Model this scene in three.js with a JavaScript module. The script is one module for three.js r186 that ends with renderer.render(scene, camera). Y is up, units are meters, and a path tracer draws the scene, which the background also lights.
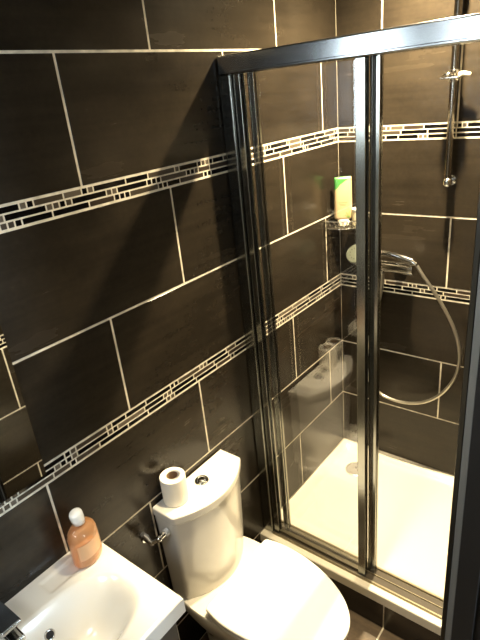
import * as THREE from 'three';
import { RoundedBoxGeometry } from 'three/addons/geometries/RoundedBoxGeometry.js';
import { mergeGeometries } from 'three/addons/utils/BufferGeometryUtils.js';
import { RectAreaLightUniformsLib } from 'three/addons/lights/RectAreaLightUniformsLib.js';

// ---------------------------------------------------------------- camera, light, exposure
// y = 0 is the rim of the shower tray; x = 0 the long tiled wall; z = 0 the wall at the back of the shower
const scene = new THREE.Scene();
scene.background = new THREE.Color(0, 0, 0);
const camera = new THREE.PerspectiveCamera(63.502, 480 / 640, 0.01, 20);
camera.rotation.order = 'YXZ';
camera.position.set(1.1332, 1.8, 2.1197);
camera.rotation.set(THREE.MathUtils.degToRad(-23.5037), THREE.MathUtils.degToRad(40.2717), THREE.MathUtils.degToRad(-6.0118));
scene.add(camera);

const renderer = new THREE.WebGLRenderer({ antialias: true });
renderer.toneMapping = THREE.LinearToneMapping;
renderer.toneMappingExposure = 0.75;
renderer.shadowMap.enabled = true;
RectAreaLightUniformsLib.init();

const FLOOR = -0.19, CEIL = 2.39, XR = 0.958, XS = 0.83, ZN = 2.5, ZE = 1.43;
const LAMP = { shower: [0.48, 0.28], room: [0.5, 1.06] };
const WARM = new THREE.Color().setRGB(1, 0.81, 0.50);
const SHOWER_CD = 67, ROOM_CD = 28, WINDOW_GLOW = 11, HALL_GLOW = 20;

function spot(parent, x, y, z, cd, angle, penumbra, size) {
  const l = new THREE.SpotLight(WARM, cd, 0, angle, penumbra, 2);
  l.position.set(x, y, z); l.target.position.set(x, y - 1, z);
  l.castShadow = true; l.shadow.radius = size; l.shadow.mapSize.set(1024, 1024);
  parent.add(l); parent.add(l.target);
  return l;
}

// ---------------------------------------------------------------- helpers
let seed = 7;
const rnd = () => { seed = (seed * 1664525 + 1013904223) >>> 0; return seed / 4294967296; };
const used = {};
function numbered(n) { const k = used[n] = (used[n] ?? -1) + 1; return k ? `${n}_${String(k).padStart(3, '0')}` : n; }
function mesh(name, geo, mat, parent) {
  const m = new THREE.Mesh(geo, mat); m.name = name; m.castShadow = m.receiveShadow = true;
  if (parent) parent.add(m);
  return m;
}
function thing(name, label, category, pos = [0, 0, 0], group) {
  const g = new THREE.Group(); g.name = numbered(name); g.position.set(...pos);
  g.userData = { label, category }; if (group) g.userData.group = group;
  scene.add(g); return g;
}
function structure(name, label) { const g = new THREE.Group(); g.name = name; g.userData = { kind: 'structure', label, category: 'structure' }; scene.add(g); return g; }
const box = (x0, x1, y0, y1, z0, z1, r = 0, seg = 2) => {
  const g = r ? new RoundedBoxGeometry(x1 - x0, y1 - y0, z1 - z0, seg, r) : new THREE.BoxGeometry(x1 - x0, y1 - y0, z1 - z0);
  return g.translate((x0 + x1) / 2, (y0 + y1) / 2, (z0 + z1) / 2);
};
const V = (x, y, z) => new THREE.Vector3(x, y, z);
function rod(a, b, r0, r1 = r0, seg = 16) {
  const d = b.clone().sub(a), g = new THREE.CylinderGeometry(r1, r0, d.length(), seg);
  g.applyQuaternion(new THREE.Quaternion().setFromUnitVectors(V(0, 1, 0), d.clone().normalize()));
  return g.translate((a.x + b.x) / 2, (a.y + b.y) / 2, (a.z + b.z) / 2);
}
const tube = (pts, r, n = 80, seg = 10) => new THREE.TubeGeometry(new THREE.CatmullRomCurve3(pts), n, r, seg);
const lathe = (pts, seg = 40) => new THREE.LatheGeometry(pts.map(([x, y]) => new THREE.Vector2(x, y)), seg);
const merge = (list) => mergeGeometries(list.map((g) => (g.index ? g.toNonIndexed() : g)));

// layers = [[y, outline], ...] with outline = [[x, z], ...] counter-clockwise seen from above; smooth sides, capped ends
function loft(layers, capBottom = true, capTop = true) {
  const n = layers[0][1].length, pos = [], idx = [];
  for (const [y, o] of layers) for (const [x, z] of o) pos.push(x, y, z);
  for (let k = 0; k < layers.length - 1; k++) for (let i = 0; i < n; i++) {
    const a = k * n + i, b = k * n + (i + 1) % n, c = a + n, d = b + n;
    idx.push(a, b, c, b, d, c);
  }
  const cap = (k, up) => {
    const [y, o] = layers[k], base = pos.length / 3;
    let cx = 0, cz = 0; for (const [x, z] of o) { cx += x / n; cz += z / n; }
    for (const [x, z] of o) pos.push(x, y, z);
    pos.push(cx, y, cz);
    for (let i = 0; i < n; i++) { const a = base + i, b = base + (i + 1) % n; up ? idx.push(a, b, base + n) : idx.push(b, a, base + n); }
  };
  if (capTop) cap(layers.length - 1, true);
  if (capBottom) cap(0, false);
  const g = new THREE.BufferGeometry();
  g.setAttribute('position', new THREE.Float32BufferAttribute(pos, 3));
  g.setAttribute('uv', new THREE.Float32BufferAttribute(new Float32Array(pos.length / 3 * 2), 2));
  g.setIndex(idx); g.computeVertexNormals();
  return g;
}
// shrink an outline toward its centre by a distance
function inset(o, d) {
  const n = o.length, out = [];
  for (let i = 0; i < n; i++) {
    const p = o[(i + n - 1) % n], q = o[(i + 1) % n]; let tx = q[0] - p[0], tz = q[1] - p[1]; const l = Math.hypot(tx, tz) || 1;
    out.push([o[i][0] - (tz / l) * -d * SGN, o[i][1] - (tx / l) * d * SGN]);
  }
  return out;
}
const SGN = 1;
function slabLayers(o, y0, y1, r, steps = 4) {        // layers of a slab with rounded top and bottom rims
  const L = [];
  for (let i = 0; i <= steps; i++) { const a = (i / steps) * Math.PI / 2; L.push([y0 + r - r * Math.cos(a), inset(o, r - r * Math.sin(a))]); }
  for (let i = 0; i <= steps; i++) { const a = (i / steps) * Math.PI / 2; L.push([y1 - r + r * Math.sin(a), inset(o, r - r * Math.cos(a))]); }
  return L;
}
// resample a closed polyline to n points
function resample(pts, n) {
  const P = pts.map(([x, z]) => new THREE.Vector2(x, z)); P.push(P[0].clone());
  const acc = [0]; for (let i = 1; i < P.length; i++) acc.push(acc[i - 1] + P[i].distanceTo(P[i - 1]));
  const out = []; let j = 1;
  for (let i = 0; i < n; i++) { const s = acc[acc.length - 1] * i / n; while (acc[j] < s) j++; const t = (s - acc[j - 1]) / (acc[j] - acc[j - 1] || 1); out.push([P[j - 1].x + (P[j].x - P[j - 1].x) * t, P[j - 1].y + (P[j].y - P[j - 1].y) * t]); }
  return out;
}

// ---------------------------------------------------------------- procedural textures and materials
function lattice(w, h, s) { let a = s >>> 0; const g = new Float32Array(w * h); for (let i = 0; i < g.length; i++) { a = (a * 1664525 + 1013904223) >>> 0; g[i] = a / 4294967296; } return g; }
function fbm(W, H, fx, fy, oct, s) {
  const out = new Float32Array(W * H); let amp = 1, tot = 0;
  for (let o = 0; o < oct; o++) {
    const gw = fx << o, gh = fy << o, g = lattice(gw, gh, s + o * 977);
    for (let y = 0; y < H; y++) {
      const v = y / H * gh, y0 = v | 0, ty = v - y0, sy = ty * ty * (3 - 2 * ty), r0 = (y0 % gh) * gw, r1 = ((y0 + 1) % gh) * gw;
      for (let x = 0; x < W; x++) {
        const u = x / W * gw, x0 = u | 0, tx = u - x0, sx = tx * tx * (3 - 2 * tx), c0 = x0 % gw, c1 = (x0 + 1) % gw;
        out[y * W + x] += amp * ((g[r0 + c0] * (1 - sx) + g[r0 + c1] * sx) * (1 - sy) + (g[r1 + c0] * (1 - sx) + g[r1 + c1] * sx) * sy);
      }
    }
    tot += amp; amp *= 0.55;
  }
  for (let i = 0; i < out.length; i++) out[i] /= tot;
  return out;
}
function dataTex(W, H, f, srgb) {
  const d = new Uint8Array(W * H * 4);
  for (let i = 0; i < W * H; i++) { const [r, g, b] = f(i); d[i * 4] = r; d[i * 4 + 1] = g; d[i * 4 + 2] = b; d[i * 4 + 3] = 255; }
  const t = new THREE.DataTexture(d, W, H); t.wrapS = t.wrapT = THREE.RepeatWrapping; t.magFilter = THREE.LinearFilter; t.minFilter = THREE.LinearFilter;
  if (srgb) t.colorSpace = THREE.SRGBColorSpace;
  t.needsUpdate = true; return t;
}
const cl = (v) => Math.max(0, Math.min(255, Math.round(v)));
const cloud = fbm(1024, 512, 6, 5, 6, 11), streak = fbm(1024, 512, 4, 40, 4, 57), grain = fbm(1024, 512, 128, 64, 3, 91);
const tileColour = dataTex(1024, 512, (i) => {
  const k = 1 + 0.62 * (cloud[i] - 0.5) + 0.3 * (streak[i] - 0.5) + 0.16 * (grain[i] - 0.5);
  return [cl(39.5 * k), cl(34.2 * k), cl(27 * k)];
}, true);
const tileRough = dataTex(1024, 512, (i) => { const v = cl(255 * (0.25 + 0.1 * (cloud[i] - 0.5) + 0.06 * (streak[i] - 0.5))); return [v, v, v]; }, false);
function shifted(t, u, v) { const c = t.clone(); c.repeat.set(1 / 1.3, 1 / 0.65); c.offset.set(u, v); c.needsUpdate = true; return c; }
const tileMats = [[0, 0, 1], [0.37, 0.21, 0.95], [0.61, 0.52, 1.05], [0.13, 0.77, 1.0]].map(([u, v, k]) => new THREE.MeshPhysicalMaterial({
  specularIntensity: 0.6, map: shifted(tileColour, u, v), roughnessMap: shifted(tileRough, u, v), roughness: 1, color: new THREE.Color(k, k, k), metalness: 0 }));
const floorColour = dataTex(1024, 512, (i) => { const k = 1 + 0.5 * (cloud[i] - 0.5) + 0.3 * (streak[i] - 0.5) + 0.2 * (grain[i] - 0.5); return [cl(88 * k), cl(74 * k), cl(58 * k)]; }, true);
const floorMats = [[0.1, 0.3], [0.6, 0.7]].map(([u, v]) => new THREE.MeshStandardMaterial({ map: shifted(floorColour, u, v), roughness: 0.5 }));
const groutNoise = dataTex(256, 256, ((n) => (i) => { const k = 0.93 + 0.16 * (n[i] - 0.5) * 2; return [cl(222 * k), cl(214 * k), cl(196 * k)]; })(fbm(256, 256, 32, 32, 3, 5)), true);
groutNoise.repeat.set(4, 4);
const std = (c, roughness, extra = {}) => new THREE.MeshStandardMaterial({ color: c, roughness, ...extra });
const phys = (c, roughness, extra = {}) => new THREE.MeshPhysicalMaterial({ color: c, roughness, ...extra });
const M = {
  grout: std(0xffffff, 0.9, { map: groutNoise }),
  ceramic: phys(0xdcd8cf, 0.22, { clearcoat: 0.6, clearcoatRoughness: 0.08 }),
  acrylic: phys(0xcbc5b6, 0.3, { clearcoat: 0.3, clearcoatRoughness: 0.15 }),
  plasticWhite: phys(0xf0eee9, 0.25, { clearcoat: 0.4, clearcoatRoughness: 0.1 }),
  chrome: std(0xd8d8d6, 0.08, { metalness: 1 }),
  darkChrome: std(0x8f8a82, 0.14, { metalness: 1 }),
  satin: std(0x96968f, 0.2, { metalness: 1 }),
  satinSoft: std(0xa9acad, 0.2, { metalness: 1 }),
  track: std(0xa89f88, 0.34, { metalness: 1 }),
  rubber: std(0x141413, 0.6),
  dark: std(0x0c0b0a, 0.7),
  glass: phys(0xffffff, 0.0, { transmission: 1, thickness: 0, ior: 1.46 }),
  mirror: std(0xe9ecec, 0.015, { metalness: 1 }),
  paint: std(0xc9c7c2, 0.85),
  ceilingPaint: std(0xa8a49c, 0.9),
  hall: std(0x8d877d, 0.9),
  doorFrame: std(0x1a1613, 0.6),
  trim: std(0x8f8f8c, 0.4, { metalness: 0.6 }),
  cabinet: std(0x4a443b, 0.45),
  paper: std(0xf1ece0, 0.95),
  card: std(0x8a6f52, 0.9),
  mosaicBlack: phys(0x0b0a0a, 0.12),
  mosaicBrown: std(0x30261d, 0.35),
  mosaicGrey: std(0x554c40, 0.35),
  mosaicTaupe: std(0x3d352b, 0.3),
};

// a tile with chamfered rim; lies in its local xy plane, face toward +z, back at z = 0, uv in metres
const tileCache = new Map();
function tileGeo(w, h, t, ch) {
  const key = [w, h, t, ch].map((v) => v.toFixed(4)).join();
  if (tileCache.has(key)) return tileCache.get(key);
  const a = w / 2, b = h / 2, q = [[-1, -1], [1, -1], [1, 1], [-1, 1]], pos = [], uv = [];
  const ring = (d, z) => q.map(([sx, sy]) => [sx * (a - d), sy * (b - d), z]);
  const r0 = ring(0, 0), r1 = ring(0, t - ch), r2 = ring(ch, t);
  const quad = (p, r, s, u) => { for (const k of [p, r, s, p, s, u]) { pos.push(...k); uv.push(k[0], k[1]); } };
  quad(...r2);
  for (let i = 0; i < 4; i++) { const j = (i + 1) % 4; quad(r1[i], r1[j], r2[j], r2[i]); quad(r0[i], r0[j], r1[j], r1[i]); }
  const g = new THREE.BufferGeometry();
  g.setAttribute('position', new THREE.Float32BufferAttribute(pos, 3)); g.setAttribute('uv', new THREE.Float32BufferAttribute(uv, 2));
  g.computeVertexNormals(); tileCache.set(key, g); return g;
}

// ---------------------------------------------------------------- the tiled walls
const H = 0.303, S = 0.603, B = 0.055, J = 0.0062, TT = 0.0045, PROUD = 0.0016;
const lev = { T: 0, J1: H, J2: 2 * H, B2b: 3 * H, B2t: 3 * H + B, J3: 4 * H + B, B1b: 5 * H + B, B1t: 5 * H + 2 * B, J4: 6 * H + 2 * B };
const rows = [[-H, 0, 0], [0, lev.J1, 1], [lev.J1, lev.J2, 0], [lev.J2, lev.B2b, 1], [lev.B2t, lev.J3, 0], [lev.J3, lev.B1b, 1], [lev.B1t, lev.J4, 0], [lev.J4, lev.J4 + H, 1], [lev.J4 + H, lev.J4 + 2 * H, 0]];
// place(mesh, along, y): puts a tile on its wall, with "along" the metres along that wall
const onLeft = (m, s, y) => { m.rotation.y = Math.PI / 2; m.position.set(PROUD - TT - 0.0016, y, s); };
const onBack = (m, s, y) => { m.position.set(s, y, PROUD - TT - 0.0016); };
const onRight = (x) => (m, s, y) => { m.rotation.y = -Math.PI / 2; m.position.set(x - PROUD + TT + 0.0016, y, s); };
const onFront = (z) => (m, s, y) => { m.position.set(s, y, z - TT); };
function tileField(wall, place, s0, s1, offs, yMin, yMax, skip) {
  for (const [ya, yb, k] of rows) {
    const y0 = Math.max(ya, yMin), y1 = Math.min(yb, yMax); if (y1 - y0 < 0.02) continue;
    const cuts = [s0]; for (let c = offs[k] - 2 * S; c < s1; c += S) if (c > s0 + 0.015 && c < s1 - 0.015) cuts.push(c);
    cuts.push(s1);
    for (let i = 0; i < cuts.length - 1; i++) {
      const a = cuts[i] + (i ? J / 2 : 0.0003), b = cuts[i + 1] - (i < cuts.length - 2 ? J / 2 : 0.001);
      if (skip && skip((a + b) / 2, (y0 + y1) / 2)) continue;
      const m = mesh('tile', tileGeo(b - a, y1 - y0 - J, TT, 0.0012), tileMats[Math.floor(rnd() * 4)], wall);
      place(m, (a + b) / 2, (y0 + y1) / 2);
    }
  }
}
const mosaicKinds = [0.104, 0.078, 0.05, 0.0145];
function mosaic(wall, place, s0, s1, yb) {
  const pitch = (B - J + 0.0036) / 3, ph = pitch - 0.0036;
  for (let r = 0; r < 3; r++) {
    let s = s0 + 0.002 - (r === 1 ? 0.03 : r === 2 ? 0.06 : 0) * rnd(), small = 0;
    const y = yb + J / 2 + ph / 2 + r * pitch;
    while (s < s1 - 0.006) {
      let k; if (small > 0) { k = 3; small--; } else { const q = rnd(); k = q < 0.42 ? 0 : q < 0.6 ? 1 : q < 0.72 ? 2 : 3; if (k === 3) small = rnd() < 0.6 ? 1 : 0; }
      const a = Math.max(s, s0 + 0.002), b = Math.min(s + mosaicKinds[k], s1 - 0.002);
      if (b - a > 0.005) {
        const q = rnd(), mat = k === 3 ? (q < 0.5 ? M.mosaicBlack : q < 0.8 ? M.mosaicTaupe : M.mosaicGrey) : (q < 0.58 ? M.mosaicBlack : q < 0.78 ? M.mosaicBrown : q < 0.93 ? M.mosaicTaupe : M.mosaicGrey);
        const m = mesh('mosaic_tile', tileGeo(b - a, ph, TT - 0.0006, 0.0008), mat, wall); place(m, (a + b) / 2, y);
      }
      s += mosaicKinds[k] + 0.0036;
    }
  }
}
const G = -0.0005;                                              // grout lies this far behind the tile faces

const wallLeft = structure('wall_left', 'long dark tiled wall with two mosaic borders');
mesh('grout_bed', box(-0.12, -G - 0.0016, FLOOR - 0.1, CEIL, -0.1, ZN + 0.1), M.grout, wallLeft);
tileField(wallLeft, onLeft, 0.0, ZN, [0.128, 0.431], FLOOR, CEIL, (s, y) => y < 0 && s < 0.4);
mosaic(wallLeft, onLeft, 0.0, ZN, lev.B2b); mosaic(wallLeft, onLeft, 0.0, ZN, lev.B1b);

const wallBack = structure('wall_back', 'dark tiled wall at the back of the shower');
mesh('grout_bed', box(-0.1, 1.1, FLOOR - 0.1, CEIL, -0.12, -G - 0.0016), M.grout, wallBack);
tileField(wallBack, onBack, 0.0, XS, [0.496, 0.194], 0, CEIL);
mosaic(wallBack, onBack, 0.0, XS, lev.B2b); mosaic(wallBack, onBack, 0.0, XS, lev.B1b);

const wallShower = structure('wall_shower', 'tiled side wall of the shower behind the right jamb');
mesh('grout_bed', box(XS + G + 0.0016, XR + 0.1, FLOOR - 0.1, CEIL, -0.1, 0.765), M.grout, wallShower);
tileField(wallShower, onRight(XS), 0.0, 0.765, [0.3, 0.0], 0, CEIL);
mosaic(wallShower, onRight(XS), 0.0, 0.69, lev.B2b); mosaic(wallShower, onRight(XS), 0.0, 0.69, lev.B1b);
tileField(wallShower, onFront(0.7715), XS, XR, [5, 5], FLOOR, CEIL);

const wallRight = structure('wall_right', 'dark tiled wall opposite, seen in the mirror');
mesh('grout_bed', box(XR + G + 0.0016, XR + 0.1, FLOOR - 0.1, CEIL, 0.76, ZE - 0.012), M.grout, wallRight);
tileField(wallRight, onRight(XR), 0.775, ZE - 0.001, [0.943, 1.244], FLOOR, CEIL);
mosaic(wallRight, onRight(XR), 0.775, ZE - 0.001, lev.B2b); mosaic(wallRight, onRight(XR), 0.775, ZE - 0.001, lev.B1b);
mesh('lintel', box(XR, XR + 0.1, 1.98, CEIL, ZE, 2.28), M.paint, wallRight);
mesh('plaster_pier', box(XR, XR + 0.1, FLOOR - 0.1, CEIL, 2.28, ZN + 0.1), M.paint, wallRight);

const wallNear = structure('wall_near', 'painted wall with a window behind the photographer');
const WX = [0.18, 0.62], WY = [1.5, 2.12];
for (const [x0, x1, y0, y1] of [[-0.02, WX[0], FLOOR - 0.1, CEIL], [WX[1], XR, FLOOR - 0.1, CEIL], [WX[0], WX[1], FLOOR - 0.1, WY[0]], [WX[0], WX[1], WY[1], CEIL]])
  mesh('plaster', box(x0, x1, y0, y1, ZN, ZN + 0.14), M.paint, wallNear);

const ceiling = structure('ceiling', 'painted ceiling');
mesh('plaster', box(-0.12, XR + 0.1, CEIL, CEIL + 0.1, -0.12, ZN + 0.14), M.ceilingPaint, ceiling);

const floor = structure('floor', 'dark tiled bathroom floor with pale grout');
mesh('grout_bed', box(-0.1, 1.06, FLOOR - 0.1, FLOOR - 0.0016, -0.1, ZN + 0.1), M.grout, floor);
{
  const xs = [0, 0.275, 0.578, 0.881, XR + 0.1];
  for (let i = 0; i < xs.length - 1; i++) {
    const zs = [0.78]; for (let z = i % 2 ? 1.0 : 1.3; z < ZN; z += S) zs.push(z); zs.push(ZN);
    for (let k = 0; k < zs.length - 1; k++) {
      const a = xs[i] + (i ? J / 2 : 0), b = xs[i + 1] - J / 2, m = mesh('tile', tileGeo(b - a, zs[k + 1] - zs[k] - J, TT, 0.0012), floorMats[(i + k) % 2], floor);
      m.rotation.x = -Math.PI / 2; m.position.set((a + b) / 2, FLOOR - TT, (zs[k] + zs[k + 1]) / 2);
    }
  }
}
// the passage behind the doorway in which the photographer stands
const hall = structure('wall_hall', 'walls, floor and ceiling of the unlit passage behind the doorway');
for (const b of [[1.055, 2.2, FLOOR - 0.1, FLOOR, 0.6, 3.2], [1.055, 2.2, CEIL, CEIL + 0.1, 0.6, 3.2], [2.1, 2.2, FLOOR, CEIL, 0.6, 1.05], [2.1, 2.2, FLOOR, CEIL, 1.47, 3.2], [2.1, 2.2, FLOOR, 0.9, 1.05, 1.47], [2.1, 2.2, 2.0, CEIL, 1.05, 1.47], [1.055, 2.1, FLOOR, CEIL, 0.6, 0.7], [1.055, 2.1, FLOOR, CEIL, 3.1, 3.2], [XR + 0.0001, 1.058, FLOOR, CEIL, ZN + 0.14, 3.2]])
  mesh('plaster', box(...b), M.hall, hall);

// doorway: grey edge trim on the tiles, dark door lining
const trim1 = structure('trim_1', 'dark metal corner profile with grey edge strip beside the doorway');
mesh('corner_profile', box(XR - 0.0005, XR + 0.0075, FLOOR, 1.98, ZE - 0.012, ZE - 0.001, 0.0012), std(0x4c4b47, 0.28, { metalness: 1 }), trim1);
mesh('edge_strip', box(XR + 0.0077, XR + 0.0187, FLOOR, 1.98, ZE - 0.012, ZE - 0.001, 0.001), M.trim, trim1);
const door1 = structure('door_1', 'dark door lining of the doorway');
mesh('lining', box(XR + 0.019, XR + 0.1, FLOOR, 1.98, ZE - 0.012, ZE + 0.001, 0.001), M.doorFrame, door1);
mesh('lining', box(XR, XR + 0.1, FLOOR, 1.98, 2.26, 2.2795), M.doorFrame, door1);
mesh('lining', box(XR, XR + 0.1, 1.96, 1.9795, ZE + 0.007, 2.259), M.doorFrame, door1);
mesh('stop_bead', box(XR + 0.04, XR + 0.055, FLOOR, 1.96, ZE + 0.0012, ZE + 0.013), M.doorFrame, door1);

// window behind the photographer: frosted, lit by a cool day
const win1 = structure('window_1', 'frosted window in the wall behind the photographer');
{
  const t = 0.035, z0 = ZN + 0.03, z1 = ZN + 0.08;
  for (const b of [[WX[0], WX[0] + t, ...WY], [WX[1] - t, WX[1], ...WY], [WX[0] + t, WX[1] - t, WY[0], WY[0] + t], [WX[0] + t, WX[1] - t, WY[1] - t, WY[1]]])
    mesh('frame_bar', box(...b, z0, z1, 0.003), M.plasticWhite, win1);
  const glow = new THREE.MeshStandardMaterial({ color: 0x888c90, roughness: 0.6, emissive: new THREE.Color().setRGB(0.82, 0.92, 1.0), emissiveIntensity: WINDOW_GLOW });
  mesh('pane', box(WX[0] + t, WX[1] - t, WY[0] + t, WY[1] - t, z0 + 0.02, z0 + 0.026), glow, win1);
  const w = WX[1] - WX[0] - 2 * t, h = WY[1] - WY[0] - 2 * t;
  const r = new THREE.RectAreaLight(new THREE.Color().setRGB(0.82, 0.92, 1.0), WINDOW_GLOW, w, h);
  r.position.set((WX[0] + WX[1]) / 2, (WY[0] + WY[1]) / 2, z0 + 0.016); r.lookAt(r.position.x, r.position.y, 0); win1.add(r);
}

// window of the passage, opposite the doorway
const win2 = structure('window_2', 'daylit window of the passage outside the doorway');
{
  const t = 0.04, x0 = 2.13, x1 = 2.18, Zw = [1.05, 1.47], Yw = [0.9, 2.0];
  for (const b of [[...Yw, Zw[0], Zw[0] + t], [...Yw, Zw[1] - t, Zw[1]], [Yw[0], Yw[0] + t, Zw[0] + t, Zw[1] - t], [Yw[1] - t, Yw[1], Zw[0] + t, Zw[1] - t]]) mesh('frame_bar', box(x0, x1, ...b, 0.003), M.plasticWhite, win2);
  const glow = new THREE.MeshStandardMaterial({ color: 0x888c90, roughness: 0.6, emissive: new THREE.Color().setRGB(0.70, 0.86, 1.0), emissiveIntensity: HALL_GLOW });
  mesh('pane', box(x0 + 0.02, x0 + 0.026, Yw[0] + t, Yw[1] - t, Zw[0] + t, Zw[1] - t), glow, win2);
  const r = new THREE.RectAreaLight(new THREE.Color().setRGB(0.70, 0.86, 1.0), HALL_GLOW, Zw[1] - Zw[0] - 2 * t, Yw[1] - Yw[0] - 2 * t);
  r.position.set(x0 + 0.016, (Yw[0] + Yw[1]) / 2, (Zw[0] + Zw[1]) / 2); r.lookAt(0, r.position.y, r.position.z); win2.add(r);
}

// ---------------------------------------------------------------- ceiling lamps
for (const [key, label, cd, angle, pen, size] of [['shower', 'round recessed downlight in the ceiling above the shower', SHOWER_CD, 1.27, 1, 1.3], ['room', 'round recessed downlight in the ceiling above the toilet', ROOM_CD, 0.56, 1, 2.6]]) {
  const [x, z] = LAMP[key], t = thing('ceiling_downlight', label, 'lamp', [x, CEIL, z], 'ceiling downlights');
  mesh('ring', lathe([[0.03, -0.002], [0.032, -0.008], [0.042, -0.006], [0.045, 0], [0.03, 0]]), M.satin, t);
  mesh('lens', lathe([[0.0001, -0.003], [0.0295, -0.003], [0.0295, 0], [0.0001, 0]]), new THREE.MeshStandardMaterial({ color: 0xffffff, emissive: WARM, emissiveIntensity: 30 }), t);
  spot(t, 0, -0.014, 0, cd, angle, pen, size);
}

// ---------------------------------------------------------------- shower tray
{
  const t = thing('shower_tray', 'white shower tray with thick front rim behind the glass door', 'shower tray');
  const x1 = XS - 0.002, z1 = 0.80, rimW = 0.05, NX = 44, NZ = 44, pos = [], idx = [];
  const coord = (n, a, b) => { const o = []; for (let i = 0; i <= n; i++) o.push(a + (b - a) * i / n); return o; };
  const ss = (a, b, v) => { const q = Math.max(0, Math.min(1, (v - a) / (b - a))); return q * q * (3 - 2 * q); };
  const X = coord(NX, 0.002, x1), Z = [...coord(NZ, 0.002, z1 - 0.007), ...[0.2, 0.4, 0.6, 0.75, 0.88, 0.96, 1].map((k) => z1 - 0.007 + 0.007 * k)];
  const h = (x, z) => {
    const d = Math.min(x - 0.002, x1 - x, z - 0.002), e = (z1 - z) - 0.11;
    const dip = ss(0.012, 0.05, d) * ss(0, 0.03, e), slope = Math.hypot(x - 0.155, z - 0.17) * 0.012;
    const q = Math.max(0, 0.007 - (z1 - z)), edge = 0.007 - Math.sqrt(Math.max(0, 0.007 * 0.007 - q * q));
    return -dip * (0.03 - slope) - edge;
  };
  for (const x of X) for (const z of Z) pos.push(x, h(x, z), z);
  const m = Z.length; for (let i = 0; i < NX; i++) for (let k = 0; k < m - 1; k++) { const a = i * m + k; idx.push(a, a + 1, a + m, a + m, a + 1, a + m + 1); }
  const g = new THREE.BufferGeometry(); g.setAttribute('position', new THREE.Float32BufferAttribute(pos, 3)); g.setIndex(idx); g.computeVertexNormals();
  mesh('basin', g, M.acrylic, t);
  mesh('front_rim', box(0.002, x1, -0.045, -0.0068, 0.74, z1 - 0.00001), M.acrylic, t);
  const d = mesh('drain_cover', lathe([[0.0001, 0.006], [0.04, 0.006], [0.05, 0.004], [0.055, 0.0005], [0.055, 0], [0.0001, 0]], 40).translate(0.155, -0.0295, 0.165), std(0xa9a49a, 0.35, { metalness: 0.7 }), t);
  mesh('screw', new THREE.CylinderGeometry(0.006, 0.006, 0.003, 16).translate(0.155, -0.0225, 0.165), M.chrome, d);
  // tiled plinth below the rim
  const p = structure('trim_2', 'dark tiled plinth below the shower tray');
  mesh('grout_bed', box(0, XS, FLOOR, -0.046, 0.70, 0.786), M.grout, p);
  for (const [a, b] of [[0.001, 0.5785 - J / 2], [0.5785 + J / 2, XS - 0.001]]) { const q = mesh('tile', tileGeo(b - a, 0.139, TT, 0.0012), tileMats[1], p); q.position.set((a + b) / 2, (FLOOR - 0.046) / 2, 0.786 - 0.0005); }
}

// ---------------------------------------------------------------- shower enclosure
{
  const t = thing('shower_enclosure', 'metal framed shower enclosure with its glass door slid open', 'shower door');
  const yTop = 1.911, yRail = 1.856, zF = 0.77, zB = 0.692;
  const rail = mesh('top_rail', box(0.003, XS - 0.003, yRail, yTop, zB, zF, 0.005, 3), M.satinSoft, t);
  mesh('groove', box(0.05, XS - 0.05, yRail + 0.008, yRail + 0.0095, zF - 0.002, zF + 0.0004), M.rubber, rail);
  // wall jambs: a channel with a raised fillet down its face
  const jamb = (x0, x1, fil) => {
    const j = mesh('wall_jamb', merge([box(x0, x1, 0.004, yRail, zB, zF, 0.003), box(fil, fil + 0.004, 0.004, yRail, zF - 0.002, zF + 0.002, 0.001)]), M.satin, t);
    return j;
  };
  jamb(0.003, 0.05, 0.044); jamb(0.789, XS - 0.003, 0.792);
  // bottom track: a channel section swept along x
  const prof = [[0.692, 0.0005], [0.692, 0.012], [0.699, 0.012], [0.7, 0.003], [0.727, 0.003], [0.728, 0.008], [0.731, 0.008], [0.732, 0.003], [0.762, 0.003], [0.763, 0.009], [0.769, 0.009], [0.772, 0.0005]];
  const sh = new THREE.Shape(prof.map(([z, y]) => new THREE.Vector2(-z, y)));
  mesh('bottom_track', new THREE.ExtrudeGeometry(sh, { depth: 0.739, bevelEnabled: false }).rotateY(Math.PI / 2).translate(0.05, 0, 0), M.track, t);
  const tr = t.children[t.children.length - 1];
  mesh('channel_liner', merge([box(0.051, 0.788, 0.003, 0.0042, 0.7015, 0.7265), box(0.051, 0.788, 0.003, 0.0042, 0.7325, 0.7615)]), std(0x3a3226, 0.45), tr);
  // sliding panels: glass with its stiles and rails
  const panel = (label, x0, x1, z, stiles, grip) => {
    const p = mesh('glass_panel', box(x0 + 0.008, x1 - 0.008, 0.019, yRail - 0.004, z - 0.002, z + 0.002), M.glass, t); p.userData.label = label;
    for (const [a, b] of stiles) {
      const w = b - a;
      mesh('stile', merge([box(a, b, 0.012, yRail, z - 0.011, z + 0.009, 0.002), ...(grip ? [box(a + w * 0.05, a + w * 0.32, 0.012, yRail, z, z + 0.014, 0.0008), box(a + w * 0.66, b, 0.012, yRail, z, z + 0.014, 0.0008)] : [box(a, b, 0.012, yRail, z, z + 0.0135, 0.002)])]), M.satin, p);
    }
    mesh('bottom_rail', box(x0 + 0.026, x1 - 0.031, 0.0105, 0.019, z - 0.006, z + 0.006, 0.001), M.track, p);
  };
  panel('clear glass front panel beside the toilet', 0.053, 0.487, 0.746, [[0.053, 0.078], [0.4575, 0.487]], false);
  panel('clear glass door slid open behind the fixed panel', 0.082, 0.513, 0.714, [[0.082, 0.106], [0.483, 0.513]], true);
}

// ---------------------------------------------------------------- mirror over the basin
{
  const t = thing('wall_mirror', 'frameless mirror on the left wall above the basin', 'mirror');
  mesh('mirror_glass', box(0.0005, 0.0055, 0.944, 2.08, 1.632, 2.11), M.mirror, t);
}

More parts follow.
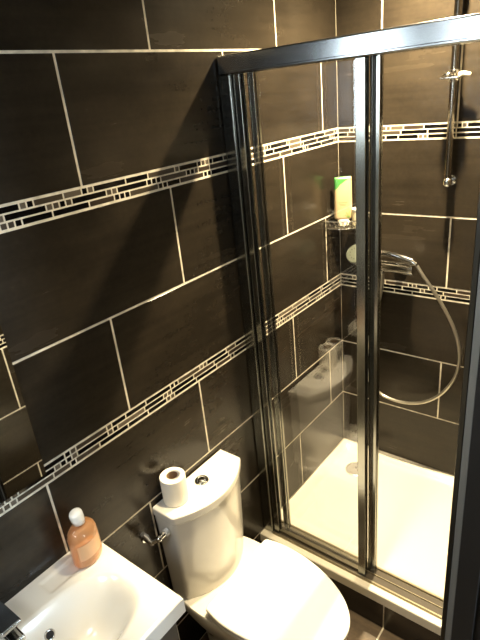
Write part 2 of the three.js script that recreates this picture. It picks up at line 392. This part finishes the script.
// ---------------------------------------------------------------- toilet
const ZC = 1.158;
{
  const t = thing('toilet', 'white close coupled toilet with closed lid', 'toilet');
  // D-shaped plan: flat back at xb, sides to xs, bowed front to xm
  const dee = (xb, xs, xm, hw, r = 0.014, n = 96) => {
    const p = []; const steps = 28;
    p.push([xb, ZC - hw]); p.push([xb, ZC + hw]);
    for (let i = 0; i <= 6; i++) p.push([xb + (xs - r - xb) * i / 6, ZC + hw]);
    const a0 = [xs - r, ZC + hw], bow = (q) => xs + (xm - xs) * (1 - q * q);
    for (let i = 1; i < 5; i++) { const a = i / 5 * Math.PI / 2; p.push([xs - r + r * Math.sin(a), ZC + hw - r + r * Math.cos(a)]); }
    for (let i = 0; i <= steps; i++) { const q = 1 - 2 * i / steps; p.push([bow(q * 0.98) , ZC + q * (hw - r)]); }
    for (let i = 1; i < 5; i++) { const a = Math.PI / 2 - i / 5 * Math.PI / 2; p.push([xs - r + r * Math.sin(a), ZC - hw + r - r * Math.cos(a)]); }
    for (let i = 6; i >= 1; i--) p.push([xb + (xs - r - xb) * i / 6, ZC - hw]);
    return resample(p, n);
  };
  const L = []; for (let i = 0; i <= 12; i++) { const k = i / 12, e = Math.pow(k, 0.8); L.push([0.187 + (0.5495 - 0.187) * k, dee(0.006, 0.088 + 0.014 * e, 0.147 + 0.011 * e, 0.163 + 0.009 * e)]); }
  mesh('cistern', loft(L), M.ceramic, t);
  const lid = mesh('cistern_lid', loft(slabLayers(dee(0.004, 0.108, 0.166, 0.178), 0.5545, 0.587, 0.006)), M.ceramic, t);
  mesh('flush_plate', lathe([[0.0001, 0.003], [0.017, 0.003], [0.0175, 0.005], [0.023, 0.005], [0.025, 0.002], [0.025, 0], [0.0001, 0]], 36).translate(0.062, 0.587, 1.150), M.chrome, lid);
  mesh('flush_button', merge([lathe([[0.0001, 0.0065], [0.013, 0.006], [0.0155, 0.003]], 30).translate(0.062, 0.587, 1.150), box(0.05, 0.074, 0.5925, 0.5942, 1.149, 1.151)]), M.chrome, lid);
  // seat and lid plan: straight hinge edge at xb, widest near xw, round front at xf
  const seat = (xb, xf, hwB, hw, n = 96) => {
    const p = []; const xw = xb + (xf - xb) * 0.22;
    p.push([xb, ZC - hwB * 0.94]); p.push([xb, ZC + hwB * 0.94]); p.push([xb + 0.006, ZC + hwB]);
    for (let i = 1; i <= 8; i++) { const q = i / 8; p.push([xb + 0.006 + (xw - xb - 0.006) * q, ZC + hwB + (hw - hwB) * Math.sin(q * Math.PI / 2)]); }
    for (let i = 1; i < 40; i++) { const a = Math.PI / 2 - i / 40 * Math.PI, c = Math.cos(a), s = Math.sin(a), e = 2 / 1.98; p.push([xw + (xf - xw) * Math.pow(Math.abs(c), e), ZC + hw * Math.sign(s) * Math.pow(Math.abs(s), e)]); }
    for (let i = 8; i >= 1; i--) { const q = i / 8; p.push([xb + 0.006 + (xw - xb - 0.006) * q, ZC - hwB - (hw - hwB) * Math.sin(q * Math.PI / 2)]); }
    p.push([xb + 0.006, ZC - hwB]);
    return resample(p, n);
  };
  const sz = ZC - 0.006;
  const shift = (o) => o.map(([x, z]) => [x, z - 0.006]);
  mesh('seat', loft(slabLayers(shift(seat(0.176, 0.607, 0.176, 0.189)), 0.1885, 0.2065, 0.006)), M.plasticWhite, t);
  const so = shift(seat(0.174, 0.611, 0.179, 0.192)), LL = slabLayers(so, 0.2085, 0.228, 0.008);
  const scl = (k) => so.map(([x, z]) => [0.40 + (x - 0.40) * k, sz + (z - sz) * k]); LL.push([0.2300, scl(0.8)], [0.2312, scl(0.5)]);
  const sl = mesh('seat_lid', loft(LL), M.plasticWhite, t);
  for (const s of [-1, 1]) mesh('hinge', rod(V(0.172, 0.2, ZC + s * 0.08 - 0.02), V(0.172, 0.2, ZC + s * 0.08 + 0.02), 0.009), M.plasticWhite, sl);
  // bowl: deck at the back, rim below the seat, drawn in to the foot
  const bowlPlan = (xb, xf, hwB, hw) => seat(xb, xf, hwB, hw);
  mesh('bowl', loft([[FLOOR, bowlPlan(0.08, 0.47, 0.10, 0.11)], [FLOOR + 0.02, bowlPlan(0.08, 0.465, 0.10, 0.108)], [-0.06, bowlPlan(0.07, 0.46, 0.10, 0.112)], [0.02, bowlPlan(0.055, 0.49, 0.115, 0.135)], [0.09, bowlPlan(0.035, 0.54, 0.145, 0.165)], [0.14, bowlPlan(0.022, 0.575, 0.165, 0.180)], [0.165, bowlPlan(0.02, 0.585, 0.169, 0.183)], [0.18, bowlPlan(0.02, 0.587, 0.17, 0.184)], [0.187, bowlPlan(0.024, 0.583, 0.166, 0.180)]]), M.ceramic, t);
}

// water inlet valve on the side of the cistern
{
  const t = thing('inlet_valve', 'small chrome water valve between the cistern side and the wall', 'valve', [0, 0, 0]);
  const a = V(0.06, 0.512, 1.334), b = V(0.056, 0.506, 1.368), c = V(0.034, 0.492, 1.385);
  mesh('coupling_nut', rod(V(0.06, 0.512, 1.3315), V(0.0595, 0.511, 1.344), 0.014, 0.014, 6), M.plasticWhite, t);
  mesh('body', merge([rod(a, b, 0.008), new THREE.SphereGeometry(0.011, 16, 12).translate(b.x, b.y, b.z), rod(b, c, 0.009), new THREE.SphereGeometry(0.011, 16, 12).translate(c.x, c.y, c.z)]), M.chrome, t);
  mesh('wall_pipe', merge([rod(c, V(0.0005, 0.49, 1.386), 0.007), rod(V(0.0005, 0.49, 1.386), V(0.006, 0.49, 1.386), 0.011)]), M.chrome, t);
  mesh('handle', merge([rod(c, V(0.036, 0.533, 1.402), 0.007, 0.008), rod(V(0.036, 0.53, 1.4), V(0.036, 0.555, 1.412), 0.010, 0.008)]), std(0x8d9099, 0.25, { metalness: 0.9 }), t);
}

// toilet roll
{
  const t = thing('toilet_roll', 'white toilet roll standing on the cistern lid', 'toilet roll', [0.048, 0.587, 1.262]);
  const r = 0.0425, c = 0.019, h = 0.1;
  mesh('paper', lathe([[c, 0], [r - 0.003, 0], [r, 0.003], [r, h - 0.003], [r - 0.003, h], [c, h], [c, 0]], 48), M.paper, t);
  mesh('core', lathe([[c - 0.0004, 0.0005], [c - 0.0004, h - 0.0005], [c - 0.0018, h - 0.0005], [c - 0.0018, 0.0005], [c - 0.0004, 0.0005]], 40), M.card, t);
}

// ---------------------------------------------------------------- washbasin
const BY = 0.665, BZ = [1.557, 2.105], BX = [0.001, 0.375];
{
  const t = thing('washbasin', 'white ceramic washbasin with soap ledge beside the wall', 'washbasin');
  const r = 0.008, N = 72, K = 96, cz = 1.83, cx = 0.214;
  const coord = (n, a, b, ea, eb) => { const o = []; for (const k of [0, 0.02, 0.08, 0.2, 0.4, 0.7]) o.push(a + ea * k); for (let i = 0; i <= n; i++) o.push(a + ea + (b - a - ea - eb) * i / n); for (const k of [0.7, 0.4, 0.2, 0.08, 0.02, 0]) o.push(b - eb * k); return o; };
  const X = coord(N, ...BX, 0.002, r), Z = coord(K, ...BZ, r, r);
  const ss = (a, b, v) => { const q = Math.max(0, Math.min(1, (v - a) / (b - a))); return q * q * (3 - 2 * q); };
  const hgt = (x, z) => {
    const q = Math.pow(Math.pow(Math.abs(x - cx) / 0.118, 2.7) + Math.pow(Math.abs(z - cz) / 0.226, 2.7), 1 / 2.7);
    let y = -0.105 * Math.pow(1 - ss(0.42, 1.02, q), 0.8) * 1.0;
    // shallow soap ledge let into the deck
    const ax = Math.abs(x - 0.052) - 0.026, az = Math.abs(z - 1.69) - 0.055;
    y -= 0.004 * (1 - ss(-0.006, 0.003, Math.max(ax, az)));
    const dx = Math.max(0, r - (BX[1] - x)), dz = Math.max(0, r - Math.min(z - BZ[0], BZ[1] - z)), d2 = Math.min(r * r, dx * dx + dz * dz);
    return BY + y - (r - Math.sqrt(r * r - d2));
  };
  const pos = [], idx = [], m = Z.length;
  for (const x of X) for (const z of Z) pos.push(x, hgt(x, z), z);
  for (let i = 0; i < X.length - 1; i++) for (let k = 0; k < m - 1; k++) { const a = i * m + k; idx.push(a, a + 1, a + m, a + m, a + 1, a + m + 1); }
  const g = new THREE.BufferGeometry(); g.setAttribute('position', new THREE.Float32BufferAttribute(pos, 3)); g.setIndex(idx); g.computeVertexNormals();
  mesh('bowl', g, M.ceramic, t);
  const yb = 0.612, ya = BY - r + 0.0002;
  mesh('rim', merge([box(BX[1] - 0.012, BX[1], yb, ya, ...BZ), box(BX[0], BX[1] - 0.012, yb, ya, BZ[0], BZ[0] + 0.012), box(BX[0], BX[1] - 0.012, yb, ya, BZ[1] - 0.012, BZ[1])]), M.ceramic, t);
  mesh('underside', box(BX[0], BX[1] - 0.012, yb - 0.0005, yb + 0.002, BZ[0] + 0.012, 1.59), M.ceramic, t);
  // overflow in the back slope, waste in the bottom
  const ox = 0.128, oz = 1.796, e = 0.002, nrm = V(-(hgt(ox + e, oz) - hgt(ox - e, oz)) / (2 * e), 1, -(hgt(ox, oz + e) - hgt(ox, oz - e)) / (2 * e)).normalize();
  const o = V(ox, hgt(ox, oz), oz), q = new THREE.Quaternion().setFromUnitVectors(V(0, 1, 0), nrm);
  const ring = mesh('overflow_ring', lathe([[0.0098, 0.001], [0.0104, 0.0025], [0.0125, 0.0025], [0.014, 0.0005], [0.014, -0.002], [0.0098, -0.002], [0.0098, 0.001]], 32).applyQuaternion(q).translate(o.x, o.y, o.z), M.chrome, t);
  mesh('overflow_hole', lathe([[0.0001, 0.0006], [0.0099, 0.0006], [0.0099, -0.002], [0.0001, -0.002]], 32).applyQuaternion(q).translate(o.x, o.y, o.z), M.dark, ring);
  mesh('waste', lathe([[0.0001, 0.006], [0.02, 0.006], [0.029, 0.003], [0.032, 0], [0.0001, 0]], 36).translate(cx, hgt(cx, cz), cz), M.chrome, t);
}
// mixer tap at the back of the basin
{
  const z = 1.873, t = thing('basin_tap', 'chrome mixer tap on the back ledge of the washbasin', 'tap', [0, 0, 0]);
  mesh('body', merge([lathe([[0.0001, 0], [0.027, 0], [0.027, 0.004], [0.0235, 0.007], [0.0235, 0.055], [0.022, 0.058], [0.0001, 0.058]], 40).translate(0.062, BY, z)]), M.chrome, t);
  mesh('spout', merge([box(0.062, 0.165, BY + 0.028, BY + 0.046, z - 0.0175, z + 0.0175, 0.006, 3), rod(V(0.153, BY + 0.018, z), V(0.153, BY + 0.03, z), 0.01)]), M.chrome, t);
  const lv = box(0.028, 0.155, -0.006, 0.006, z - 0.024, z + 0.024, 0.004, 3); lv.translate(-0.062, 0, 0).rotateZ(0.10).translate(0.062, BY + 0.068, 0);
  mesh('lever', lv, M.chrome, t);
  mesh('cartridge_cap', rod(V(0.062, BY + 0.057, z), V(0.062, BY + 0.067, z), 0.02), M.dark, t);
}
// cabinet under the basin
{
  const t = thing('vanity_cabinet', 'dark taupe cabinet below the white washbasin', 'cabinet');
  mesh('carcass', merge([box(0.003, 0.338, -0.02, 0.6105, 1.578, 1.594), box(0.003, 0.338, -0.02, 0.6105, 2.074, 2.09), box(0.003, 0.338, -0.02, -0.004, 1.594, 2.074), box(0.003, 0.011, -0.004, 0.53, 1.594, 2.074)]), M.cabinet, t);
  for (const [a, b, hz] of [[1.58, 1.832, 1.805], [1.836, 2.088, 1.863]]) {
    const d = mesh('door', box(0.3385, 0.357, -0.018, 0.6085, a, b, 0.002), M.cabinet, t);
    mesh('handle', merge([rod(V(0.372, 0.42, hz), V(0.372, 0.55, hz), 0.005), rod(V(0.357, 0.43, hz), V(0.372, 0.43, hz), 0.004), rod(V(0.357, 0.54, hz), V(0.372, 0.54, hz), 0.004)]), M.chrome, d);
  }
  for (const z of [1.61, 2.06]) for (const x of [0.04, 0.3]) mesh('leg', rod(V(x, FLOOR, z), V(x, -0.02, z), 0.014, 0.018), M.satin, t);
}
// soap bottle
{
  const t = thing('soap_bottle', 'clear bottle of peach liquid soap with white cap on the basin', 'soap bottle', [0.063, BY - 0.0002, 1.612]);
  t.rotation.y = 0.35;
  const sq = (g, kx = 0.74) => g.scale(kx, 1, 1);
  const R = 0.048, out = [[0.0001, 0], [R - 0.006, 0], [R - 0.001, 0.004], [R, 0.012], [R, 0.085], [R - 0.004, 0.1], [R - 0.013, 0.113], [0.018, 0.121], [0.0145, 0.125], [0.0145, 0.128]];
  mesh('bottle', sq(lathe(out, 48)), phys(0xfff3e6, 0.05, { transmission: 1, thickness: 0, ior: 1.45 }), t);
  mesh('liquid_soap', sq(lathe([[0.0001, 0.002], [R - 0.007, 0.002], [R - 0.0022, 0.006], [R - 0.0016, 0.013], [R - 0.0016, 0.0845], [R - 0.0056, 0.0995], [R - 0.0145, 0.1115], [0.02, 0.1175], [0.0001, 0.1175]], 48)), phys(0xefcda6, 0.3, { transmission: 0.6, thickness: 0, ior: 1.35 }), t);
  // front label, faint dotted print on a pale ground
  const c = document.createElement('canvas'); c.width = 128; c.height = 128; const x = c.getContext('2d');
  x.fillStyle = '#d8aa80'; x.fillRect(0, 0, 128, 128);
  x.fillStyle = '#e6c09a'; for (let i = 0; i < 12; i++) for (let k = 0; k < 14; k++) if ((i + k) % 2) x.fillRect(6 + i * 10, 4 + k * 9, 5, 3);
  const lt = new THREE.CanvasTexture(c); lt.colorSpace = THREE.SRGBColorSpace;
  const lab = new THREE.CylinderGeometry(R + 0.0006, R + 0.0006, 0.05, 30, 1, true, 0.35, 1.7); sq(lab).translate(0, 0.055, 0);
  mesh('label', lab, std(0xffffff, 0.5, { map: lt, side: THREE.DoubleSide }), t);
  mesh('collar', lathe([[0.0001, 0.125], [0.0165, 0.125], [0.0165, 0.136], [0.015, 0.138], [0.0001, 0.138]], 32), M.plasticWhite, t);
  const cap = lathe([[0.0001, 0], [0.0155, 0], [0.0175, 0.003], [0.0175, 0.02], [0.0155, 0.026], [0.009, 0.029], [0.0001, 0.029]], 32);
  cap.scale(1, 1, 1.08).rotateX(0.12).translate(0, 0.137, 0.001); mesh('cap', cap, M.plasticWhite, t);
}

// ---------------------------------------------------------------- shower fittings
// slide rail
{
  const t = thing('slide_rail', 'chrome vertical shower slide rail on the back wall', 'shower rail'), x = 0.489, z = 0.05;
  mesh('rod', rod(V(x, 1.40, z), V(x, 2.09, z), 0.0132, 0.0132, 24), M.darkChrome, t);
  for (const y of [1.415, 2.075]) mesh('wall_bracket', merge([lathe([[0.0001, 0.019], [0.012, 0.017], [0.0165, 0.008], [0.0175, -0.006], [0.014, -0.015], [0.0001, -0.018]], 28).translate(x, y, z), rod(V(x, y, 0.0005), V(x, y, z), 0.011), rod(V(x, y, 0.0005), V(x, y, 0.007), 0.02)]), M.chrome, t);
  const y = 1.787;
  const s = mesh('slider', merge([lathe([[0.0133, 0.02], [0.0195, 0.018], [0.021, 0], [0.0195, -0.018], [0.0133, -0.02]], 28).translate(x, y, z), box(x - 0.035, x + 0.03, y - 0.009, y - 0.002, z + 0.012, z + 0.05, 0.003)]), M.chrome, t);
  mesh('hand_shower_fork', merge([new THREE.TorusGeometry(0.016, 0.0065, 12, 28, Math.PI * 1.55).rotateX(Math.PI / 2 - 0.25).rotateY(0.5).translate(x - 0.004, y + 0.002, z + 0.048)]), M.chrome, s);
  mesh('clamp_lever', merge([rod(V(x + 0.012, y, z), V(x + 0.036, y + 0.004, z + 0.004), 0.009, 0.0075), rod(V(x + 0.034, y + 0.004, z + 0.004), V(x + 0.058, y - 0.002, z + 0.006), 0.008, 0.0065)]), phys(0xcfc8b8, 0.2, { clearcoat: 0.5 }), s);
}
// bar mixer
const MX = [0.115, 0.372], MY = 1.05, MZ = 0.05;
{
  const t = thing('bar_mixer', 'chrome thermostatic bar mixer on the shower wall', 'shower mixer');
  mesh('body', merge([rod(V(MX[0] + 0.05, MY, MZ), V(MX[1] - 0.05, MY, MZ), 0.0255, 0.0255, 32), box(MX[0] + 0.06, MX[1] - 0.06, MY + 0.014, MY + 0.0285, MZ - 0.022, MZ + 0.022, 0.005)]), M.chrome, t);
  for (const [a, b] of [[MX[0], MX[0] + 0.049], [MX[1] - 0.049, MX[1]]]) {
    const k = []; const n = 10; for (let i = 0; i < n; i++) { const an = i / n * Math.PI * 2; k.push(rod(V(a + 0.004, MY + 0.0262 * Math.cos(an), MZ + 0.0262 * Math.sin(an)), V(b - 0.004, MY + 0.0262 * Math.cos(an), MZ + 0.0262 * Math.sin(an)), 0.003, 0.003, 8)); }
    mesh('control_knob', merge([rod(V(a, MY, MZ), V(b, MY, MZ), 0.0268, 0.0268, 32), ...k]), M.chrome, t);
  }
  for (const x of [MX[0] + 0.07, MX[1] - 0.07]) mesh('wall_connector', merge([rod(V(x, MY, 0.0005), V(x, MY, MZ), 0.014), rod(V(x, MY, 0.0005), V(x, MY, 0.012), 0.031, 0.026, 32)]), M.chrome, t);
  mesh('outlet', rod(V(0.233, MY - 0.035, MZ), V(0.233, MY - 0.02, MZ), 0.0095), M.chrome, t);
}
// hand shower lying on the mixer
{
  const t = thing('hand_shower', 'oval hand shower lying on top of the bar mixer', 'hand shower');
  const a = V(0.165, MY + 0.058, MZ + 0.028), b = V(0.375, MY + 0.042, MZ + 0.026), e = V(0.392, MY + 0.03, MZ + 0.026);
  mesh('handle', merge([tube([a, V(0.22, MY + 0.066, MZ + 0.028), V(0.30, MY + 0.06, MZ + 0.027), b], 0.0135, 40, 16), rod(V(b.x - 0.012, b.y + 0.004, b.z), e, 0.0125, 0.0105)]), M.chrome, t);
  const hd = lathe([[0.0001, -0.016], [0.022, -0.015], [0.04, -0.008], [0.0445, 0.002], [0.0445, 0.010], [0.041, 0.0135], [0.0001, 0.0135]], 40);
  const q = new THREE.Quaternion().setFromUnitVectors(V(0, 1, 0), V(0.1, 0.62, 0.78).normalize());
  const h = mesh('head', hd.applyQuaternion(q).translate(0.128, MY + 0.05, MZ + 0.04), phys(0x62675b, 0.28, { clearcoat: 0.5, metalness: 0.5 }), t);
  const nz = []; const rot = (g) => g.applyQuaternion(q).translate(0.128, MY + 0.05, MZ + 0.04);
  for (let i = 0; i < 12; i++) { const an = i / 12 * Math.PI * 2; nz.push(rot(new THREE.CylinderGeometry(0.002, 0.0025, 0.003, 8).translate(0.026 * Math.cos(an), 0.0145, 0.026 * Math.sin(an)))); }
  mesh('nozzles', merge(nz), M.rubber, h);
}
// hose from the hand shower round to the mixer outlet
{
  const pts = [[0.3945, 1.076, 0.076], [0.415, 1.045, 0.076], [0.492, 0.932, 0.066], [0.552, 0.822, 0.06], [0.581, 0.735, 0.058], [0.588, 0.66, 0.056], [0.574, 0.575, 0.055], [0.519, 0.474, 0.055], [0.455, 0.415, 0.055], [0.384, 0.384, 0.055], [0.305, 0.376, 0.055], [0.234, 0.392, 0.055], [0.175, 0.45, 0.055], [0.158, 0.54, 0.052], [0.17, 0.66, 0.05], [0.197, 0.79, 0.048], [0.222, 0.9, 0.049], [0.233, 0.97, 0.05], [0.233, 1.0145, 0.05]].map((p) => V(...p));
  const m = mesh('shower_hose', tube(pts, 0.0072, 220, 12), std(0xb9b4a8, 0.28, { metalness: 0.9 }), scene);
  m.userData = { label: 'grey metal shower hose looping down from the mixer', category: 'hose' };
}
// corner wire basket with bottles
{
  const t = thing('corner_basket', 'chrome wire corner basket below the shampoo in the shower', 'basket'), R = 0.15, w = 0.0019;
  const arc = (y, r, n = 20) => { const o = []; for (let i = 0; i <= n; i++) { const a = i / n * Math.PI / 2; const c = Math.pow(Math.cos(a), 0.75), s = Math.pow(Math.sin(a), 0.75); o.push(V(0.005 + r * c, y, 0.005 + r * s)); } return o; };
  const y0 = 1.222, y1 = 1.254;
  mesh('rim', merge([tube(arc(y1, R - 0.005), 0.0026, 60, 8), tube(arc(y0, R - 0.008), w, 60, 8), rod(V(0.005, y1, 0.004), V(0.005, y1, R), 0.0026), rod(V(0.004, y1, 0.005), V(R, y1, 0.005), 0.0026), rod(V(0.005, y0, 0.004), V(0.005, y0, R - 0.003), w), rod(V(0.004, y0, 0.005), V(R - 0.003, y0, 0.005), w)]), M.chrome, t);
  const A = arc(y1, R - 0.005, 22), C = arc(y0, R - 0.008, 22), z = []; for (let i = 0; i < 22; i++) z.push(rod(i % 2 ? A[i] : C[i], i % 2 ? C[i + 1] : A[i + 1], 0.0015, 0.0015, 6));
  mesh('zigzag_wire', merge(z), M.chrome, t);
  const f = []; for (let i = 1; i < 11; i++) { const x = i * 0.0125, q = Math.min(1, x / (R - 0.008)), zz = (R - 0.008) * Math.pow(1 - Math.pow(q, 2 / 0.75), 0.375); f.push(rod(V(0.005 + x, y0, 0.005), V(0.005 + x, y0, 0.005 + zz), 0.0015, 0.0015, 6)); }
  mesh('base_wires', merge(f), M.chrome, t);
  mesh('hook', tube([V(0.006, y1, 0.006), V(0.006, 1.40, 0.006), V(0.012, 1.455, 0.012), V(0.02, 1.462, 0.02), V(0.022, 1.445, 0.022)], 0.002, 40, 8), M.chrome, t);
}
{
  const t = thing('shampoo_bottle', 'cream shampoo bottle with green corner in the wire basket', 'bottle', [0.056, 1.2236, 0.071]);
  t.rotation.y = 0.62;
  const c = document.createElement('canvas'); c.width = 128; c.height = 256; const x = c.getContext('2d');
  x.fillStyle = '#d8bd92'; x.fillRect(0, 0, 128, 256);
  x.fillStyle = '#4f9a4c'; x.beginPath(); x.moveTo(0, 0); x.lineTo(120, 0); x.lineTo(96, 14); x.lineTo(42, 44); x.lineTo(14, 70); x.lineTo(0, 74); x.fill();
  x.fillStyle = '#b7976a'; for (const [a, b, w] of [[28, 150, 66], [34, 160, 52], [40, 168, 38]]) x.fillRect(a, b, w, 4);
  x.strokeStyle = '#7aa04c'; x.lineWidth = 6; for (const [a, b, d, e] of [[96, 250, 84, 214], [98, 248, 104, 206], [100, 248, 122, 220], [92, 246, 72, 230]]) { x.beginPath(); x.moveTo(a, b); x.lineTo(d, e); x.stroke(); }
  const tex = new THREE.CanvasTexture(c); tex.colorSpace = THREE.SRGBColorSpace;
  const ring = (hw, hd) => { const o = []; for (let i = 0; i < 48; i++) { const a = -i / 48 * Math.PI * 2, cc = Math.cos(a), s = Math.sin(a); o.push([hw * Math.sign(cc) * Math.pow(Math.abs(cc), 0.6), hd * Math.sign(s) * Math.pow(Math.abs(s), 0.75)]); } return o; };
  const W = 0.0385, D = 0.019;
  const g = loft([[0.03, ring(W - 0.004, D - 0.004)], [0.033, ring(W - 0.001, D - 0.001)], [0.04, ring(W, D)], [0.12, ring(W, D)], [0.2, ring(W - 0.001, D - 0.004)], [0.207, ring(W - 0.002, 0.006)], [0.21, ring(W - 0.003, 0.003)]]);
  const p = g.attributes.position, uv = g.attributes.uv; for (let i = 0; i < p.count; i++) uv.setXY(i, (p.getX(i) + W) / (2 * W), (p.getY(i) - 0.03) / 0.18);
  mesh('bottle', g, phys(0xd0d0d0, 0.35, { map: tex, clearcoat: 0.2 }), t);
  mesh('cap', loft([[0, ring(0.022, 0.0155)], [0.002, ring(0.0235, 0.017)], [0.029, ring(0.0255, 0.018)], [0.0302, ring(0.0245, 0.0165)]]), phys(0xe9e2cf, 0.35), t);
}
{
  const t = thing('soap_tub', 'small white tub with green leaf print in the wire basket', 'tub', [0.113, 1.2236, 0.048]);
  const c = document.createElement('canvas'); c.width = 128; c.height = 64; const x = c.getContext('2d');
  x.fillStyle = '#d9cba9'; x.fillRect(0, 0, 128, 64); x.fillStyle = '#86a85c'; for (const [a, b, w, h, r] of [[10, 30, 12, 4, 0.5], [20, 24, 12, 4, -0.6], [26, 36, 10, 4, 0.9], [44, 30, 12, 4, -0.4], [72, 28, 12, 4, 0.6], [96, 34, 12, 4, -0.7]]) { x.save(); x.translate(a, b); x.rotate(r); x.fillRect(-w / 2, -h / 2, w, h); x.restore(); }
  const tex = new THREE.CanvasTexture(c); tex.colorSpace = THREE.SRGBColorSpace;
  mesh('tub', lathe([[0.0001, 0], [0.02, 0], [0.022, 0.003], [0.0235, 0.06]], 36), phys(0xffffff, 0.35, { map: tex }), t);
  mesh('lid', lathe([[0.0001, 0.0605], [0.0245, 0.0605], [0.0245, 0.071], [0.022, 0.074], [0.0001, 0.074]], 36), M.plasticWhite, t);
}

renderer.render(scene, camera);
